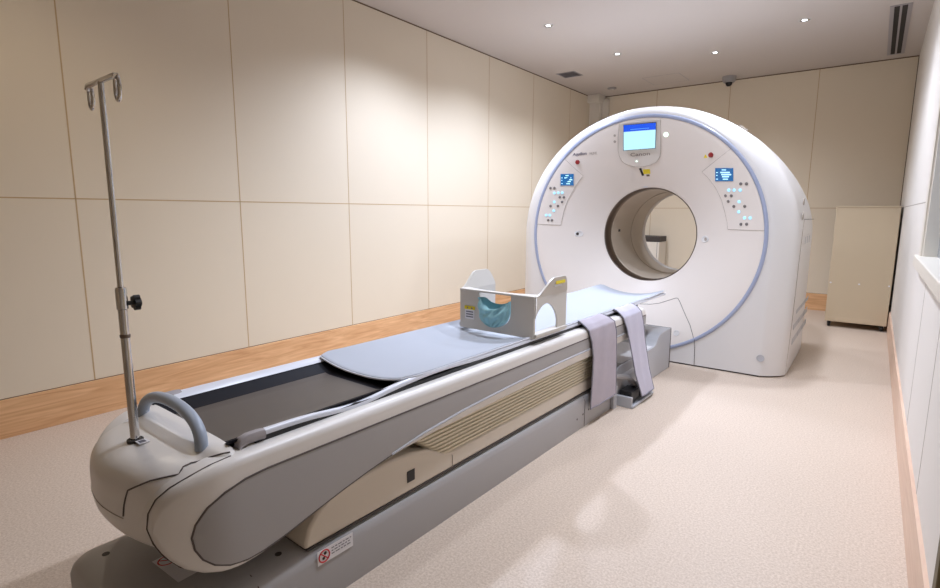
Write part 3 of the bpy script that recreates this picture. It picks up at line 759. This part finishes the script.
# build as strips so the notch meshes cleanly
xs = [hx0]+[ux0]+[p[0] for p in reversed(arc)][1:-1]+[ux1]+[hx1]
def notch(x):
    if x < ux0-1e-6 or x > ux1+1e-6: return HZ1
    c_ = (x-(ux0+ux1)/2)/((ux1-ux0)/2); c_ = max(-1, min(1, c_)); return .725-.090*math.sqrt(1-c_*c_)**.8
def strip(x0, x1, za, zb, z0=HZ0):
    y0, y1 = hv0-.006, hv0+.006
    fp.add([(x0, y0, z0), (x1, y0, z0), (x1, y0, zb), (x0, y0, za), (x0, y1, z0), (x1, y1, z0), (x1, y1, zb), (x0, y1, za)],
           [(0, 1, 2, 3), (7, 6, 5, 4), (3, 2, 6, 7), (0, 4, 5, 1)]+([(0, 3, 7, 4)] if abs(x0-hx0) < 1e-6 else [])+([(1, 5, 6, 2)] if abs(x1-hx1) < 1e-6 else []))
strip(hx0, ux0, HZ1, HZ1); strip(ux1, hx1, HZ1, HZ1)
inner = [ux0]+[lerp(ux0, ux1, (1-math.cos(PI*k/24))/2) for k in range(1, 24)]+[ux1]
for a, c_ in zip(inner[:-1], inner[1:]): strip(a, c_, notch(a) if a > ux0 else .725, notch(c_) if c_ < ux1 else .725)
for x in (ux0, ux1): fp.add([(x, hv0-.006, .725), (x, hv0+.006, .725), (x, hv0+.006, HZ1), (x, hv0-.006, HZ1)], [(0, 1, 2, 3)])
obj('front_plate', fp, M['holder'], HD, smooth=40)
# crescent top shelf
sh_ = []
for k in range(25):
    t_ = k/24; x = lerp(hx0, hx1, t_); sh_.append((x, hv0-.012))
bk = []
for k in range(25):
    t_ = k/24; x = lerp(hx1, hx0, t_); bk.append((x, hv0+.018+.05*abs(2*t_-1)**2))
obj('top_shelf', MB().prism(sh_+bk, lambda x, y: Vector((x, y, HZ1)), lambda x, y: Vector((x, y, HZ1+.010))), M['holder'], HD, bevel=.003)
# side walls with arch opening and ear on top
def ear(v):
    t_ = (v-(hv0))/(hv1-hv0)
    if t_ < .5: q = t_/.5; return HZ1+.006+.082*(q*q*(3-2*q))
    if t_ < .8: return HZ1+.088
    q = (t_-.8)/.2; return HZ1+.088-.075*q*q
for s, x in ((-1, hx0), (1, hx1)):
    wb = MB(); N = 30
    x0, x1 = x-.005, x+.005
    lean = .018*s; last = .64
    for k in range(N):
        va, vb = lerp(hv0, hv1, k/N), lerp(hv0, hv1, (k+1)/N)
        def arch(v):
            t_ = (v-(hv0-.02))/(hv1-.085-(hv0-.02))
            if t_ >= 1: return None
            return .640+.125*math.sin(PI*min(1, max(0, t_)))**.5
        Aprev = last; last = None if arch(vb) is None else arch(vb); A, B = arch(va), arch(vb)
        if B is None: A = None
        def P_(x_, v, z): return Vector((x_+lean*max(0, (z-HZ1)/.09), v, z))
        def slab(z00, z01, z10, z11):
            vs = [P_(xx, v, z) for xx in (x0, x1) for (v, z) in ((va, z00), (vb, z10), (vb, z11), (va, z01))]
            wb.add(vs, [(0, 1, 2, 3), (7, 6, 5, 4), (3, 2, 6, 7), (0, 4, 5, 1)]+([(1, 5, 6, 2)] if k == N-1 else [])+([(0, 3, 7, 4)] if k == 0 else []))
        ta, tb_ = ear(va), ear(vb)
        if k and A is None and Aprev is not None:   # jamb face where the arch opening ends
            wb.add([(x0, va, HZ0), (x1, va, HZ0), (x1, va, Aprev+.0), (x0, va, Aprev+.0)], [(0, 1, 2, 3)])
        slab(HZ1, ta, HZ1, tb_)
        if A is None and B is None: slab(HZ0, HZ1, HZ0, HZ1)
        else:
            slab(HZ0, HZ0+.016, HZ0, HZ0+.016)
            slab(A or .640, HZ1, B or .640, HZ1)
    o = obj('side_wall', wb, M['holder'], HD, smooth=40)
    if s > 0:
        obj('caution_sticker', MB().box(x1-.001, x1+.0015, .01, .10, .853, .868, Matrix.Translation((lean*.80, 0, 0))), M['yellow'], o)
        obj('sticker_text', MB().box(x1-.001, x1+.0012, .0, .075, .840, .849, Matrix.Translation((lean*.58, 0, 0))), M['paper'], o)
for (a, c_) in ((hx1-.03, hx1+.012), (hx0-.012, hx0+.03)): obj('base_skid', MB().box(a, c_, hv0, hv1, .612, .628), M['holder'], HD, bevel=.003)
lb = obj('front_label', MB().box(-.190, -.130, hv0-.008, hv0-.006, .655, .712), M['paper'], HD)
obj('label_stripe', MB().box(-.193, -.127, hv0-.0095, hv0-.006, .705, .722), M['yellow'], lb)
b = MB()
for k in range(3): b.box(-.183, -.138, hv0-.0088, hv0-.006, .690-.013*k, .696-.013*k)
b.box(-.175, -.170, hv0-.0102, hv0-.006, .709, .718).box(-.150, -.140, hv0-.0102, hv0-.006, .709, .716)
obj('label_print', b, M['ink'], lb)
# teal cloth hanging in the opening
rows = []
NV, NW = 18, 26
for i in range(NV+1):
    t_ = i/NV; z = lerp(.772, .634, t_)
    half = .093*math.sqrt(max(0, 1-(max(0, t_-.15)/.86)**2.6))+.001
    row = []
    for j in range(NW+1):
        q_ = j/NW; x = (ux0+ux1)/2+half*lerp(-1, 1, q_)
        sag = .045*(math.sin(PI*q_))**1.0*(1-t_)**1.5
        bulge = -.020-.018*math.sin(PI*q_)*math.sin(PI*min(1, .15+t_*.85))
        crz = .005*math.sin(9*q_*PI+5*t_)+.004*math.sin(14*t_+7*q_)+.003*math.sin(23*q_+17*t_)
        row.append(Vector((x, hv0+bulge+crz, z-sag+.010*math.exp(-((q_-.12)/.1)**2)*(1-t_))))
    rows.append(row)
rows2 = [[p+Vector((0, .004, 0)) for p in r] for r in rows]
tc_ = MB().loft(rows, closed=False, caps=(False, False))
back = []
for i, r in enumerate(rows):
    t_ = i/NV
    back.append([Vector((p.x*.96+.0*1, hv0+.010+.035*math.sin(PI*j/NW)*math.sin(PI*min(1, .2+t_*.8)), p.z+.018*(1-t_)*math.sin(PI*j/NW))) for j, p in enumerate(r)])
tc_.loft(back, closed=False, caps=(False, False))
n_ = NW+1
rimf = [r for r in (rows[-1], back[-1])]; tc_.loft(rimf, closed=False, caps=(False, False))
tc_.loft([[r[0] for r in rows], [r[0] for r in back]], closed=False, caps=(False, False)); tc_.loft([[r[-1] for r in rows], [r[-1] for r in back]], closed=False, caps=(False, False))
o = obj('cloth_pouch', tc_, M['teal'], None, smooth=80, loc=tw(.058, 1.30, 0), rotz=-TH)
tag(o, 'crumpled pale teal cloth tucked in the opening of the head support', 'cloth')

# ------------------------------------------------------------------ straps over the table edge
def strap(name, m, label, ctr, cat='strap', th=.005):
    # ctr: list of ((u, z), v_near, v_far)
    rr = []; N = len(ctr)
    # resample
    pts = []
    for i in range(N-1):
        for k in range(6):
            t_ = k/6; a, c_ = ctr[i], ctr[i+1]
            pts.append((lerp(a[0], c_[0], t_), lerp(a[1], c_[1], t_), lerp(a[2], c_[2], t_), lerp(a[3], c_[3], t_), lerp(a[4], c_[4], t_)))
    pts.append(ctr[-1]); n = len(pts); NW = 12
    grid = []
    for i, (u0, z0, v0, u1, v1) in enumerate(pts):
        grid.append([(lerp(u0, u1, j/NW)+.003*math.sin(j*1.1+i*.22)*min(1, max(0, (i-14)/14)), lerp(v0, v1, j/NW), z0+.002*math.sin(j*.9)) for j in range(NW+1)])
    F, B = [], []
    for i in range(n):
        fr, br = [], []
        for j in range(NW+1):
            p = Vector(grid[i][j]); a = Vector(grid[max(i-1, 0)][j]); c_ = Vector(grid[min(i+1, n-1)][j]); t_ = (c_-a).normalized()
            nn = Vector((0, 1, 0)).cross(t_).normalized()
            if nn.x < 0 and abs(nn.x) > .2: nn = -nn
            if nn.z < 0 and abs(nn.x) <= .2: nn = -nn
            e = .35 if j in (0, NW) or i in (0, n-1) else 1
            fr.append(p+nn*th*.5*e); br.append(p-nn*th*.5*e)
        F.append(fr); B.append(br)
    rings = [f+b[::-1] for f, b in zip(F, B)]
    t = thing(name, label, cat, TO, -TH)
    obj('strap_fabric', MB().loft(rings), m, t, smooth=50)
    mid = [[(f+b)/2 for f, b in zip(F[i], B[i])] for i in range(n)]
    edge = [mid[i][0] for i in range(n)]+[mid[n-1][j] for j in range(1, NW)]+[mid[i][NW] for i in reversed(range(n))]
    obj('piping', MB().tube(edge, .0042, 6), M['strapedge'], t, smooth=60)
    return t
# rows: u_near, z, v_near, u_far, v_far
strap('restraint_strap', M['strapb'], 'wide mauve-grey fabric strap hanging over the table edge, left of the two straps',
      [(.262, .613, 1.635, .262, 1.92), (.272, .612, 1.635, .272, 1.925), (.284, .604, 1.635, .284, 1.935), (.302, .590, 1.64, .302, 1.96), (.323, .566, 1.65, .323, 1.985),
       (.328, .50, 1.675, .328, 2.0), (.328, .40, 1.70, .328, 2.01), (.328, .25, 1.70, .328, 2.03), (.326, .105, 1.705, .33, 2.045)])
strap('restraint_strap', M['strap'], 'pale grey fabric strap hanging slanted over the table edge, nearest the scanner',
      [(.262, .613, 2.10, .262, 2.38), (.272, .612, 2.10, .272, 2.385), (.284, .604, 2.105, .284, 2.39), (.302, .590, 2.11, .302, 2.40), (.323, .564, 2.12, .323, 2.41),
       (.334, .50, 2.145, .334, 2.415), (.352, .38, 2.17, .350, 2.42), (.384, .20, 2.20, .384, 2.435), (.420, .050, 2.245, .420, 2.455)])

# ------------------------------------------------------------------ cream cabinet on castors, far right
CB = thing('storage_cabinet', 'tall plain cream cabinet on castors standing in the far right corner', 'cabinet', (-.0745, 7.1, 0))
obj('cabinet_body', MB().box(-.264, .264, -.31, .33, .062, 1.262), M['cab'], CB, bevel=.004)
obj('cabinet_top', MB().box(-.270, .270, -.316, .334, 1.262, 1.274), M['cab'], CB, bevel=.002)
obj('bottom_rail', MB().box(-.262, .262, -.312, -.30, .062, .11), M['cab'], CB, bevel=.002)
for x in (-.245, .0, .245):
    obj('panel_fixing', MB().lathe([(.009, 0), (.009, .003), (0, .004)], 14, frame((x, -.31, .475), (1, 0, 0), (0, 0, 1))), M['paper'], CB)
for x in (-.225, .225):
    for y in (-.26, .28):
        c_ = obj('castor', MB().lathe([(.0, -.014), (.026, -.014), (.030, -.008), (.030, .008), (.026, .014), (0, .014)], 20, Matrix.Translation((x, y, .030)) @ Matrix.Rotation(PI/2, 4, 'Y')), M['black'], CB)
        obj('castor_fork', MB().box(x-.019, x-.015, y-.012, y+.012, .028, .062).box(x+.015, x+.019, y-.012, y+.012, .028, .062).box(x-.02, x+.02, y-.016, y+.016, .055, .062), M['cctv'], c_)
# equipment cart seen through the bore
EC = thing('equipment_cart', 'small pale cart with a dark top by the back wall, seen through the bore', 'cart', (-2.60, 7.64, 0))
obj('cart_body', MB().box(-.235, .235, -.15, .15, .10, .795), M['frame'], EC, bevel=.006)
obj('cart_top', MB().box(-.24, .24, -.155, .15, .795, .872), M['hole'], EC, bevel=.008)
obj('door_edge', MB().box(.205, .209, -.153, -.149, .12, .79), M['line'], EC)
obj('cart_latch', MB().disc(frame((.17, -.15, .50), (1, 0, 0), (0, 0, 1)), .014, .006), M['black'], EC)
for x in (-.19, .19):
    for y in (-.11, .11):
        obj('cart_foot', MB().lathe([(.02, 0), (.024, .02), (.014, .10)], 14, Matrix.Translation((x, y, 0)), (True, True)), M['black'], EC)
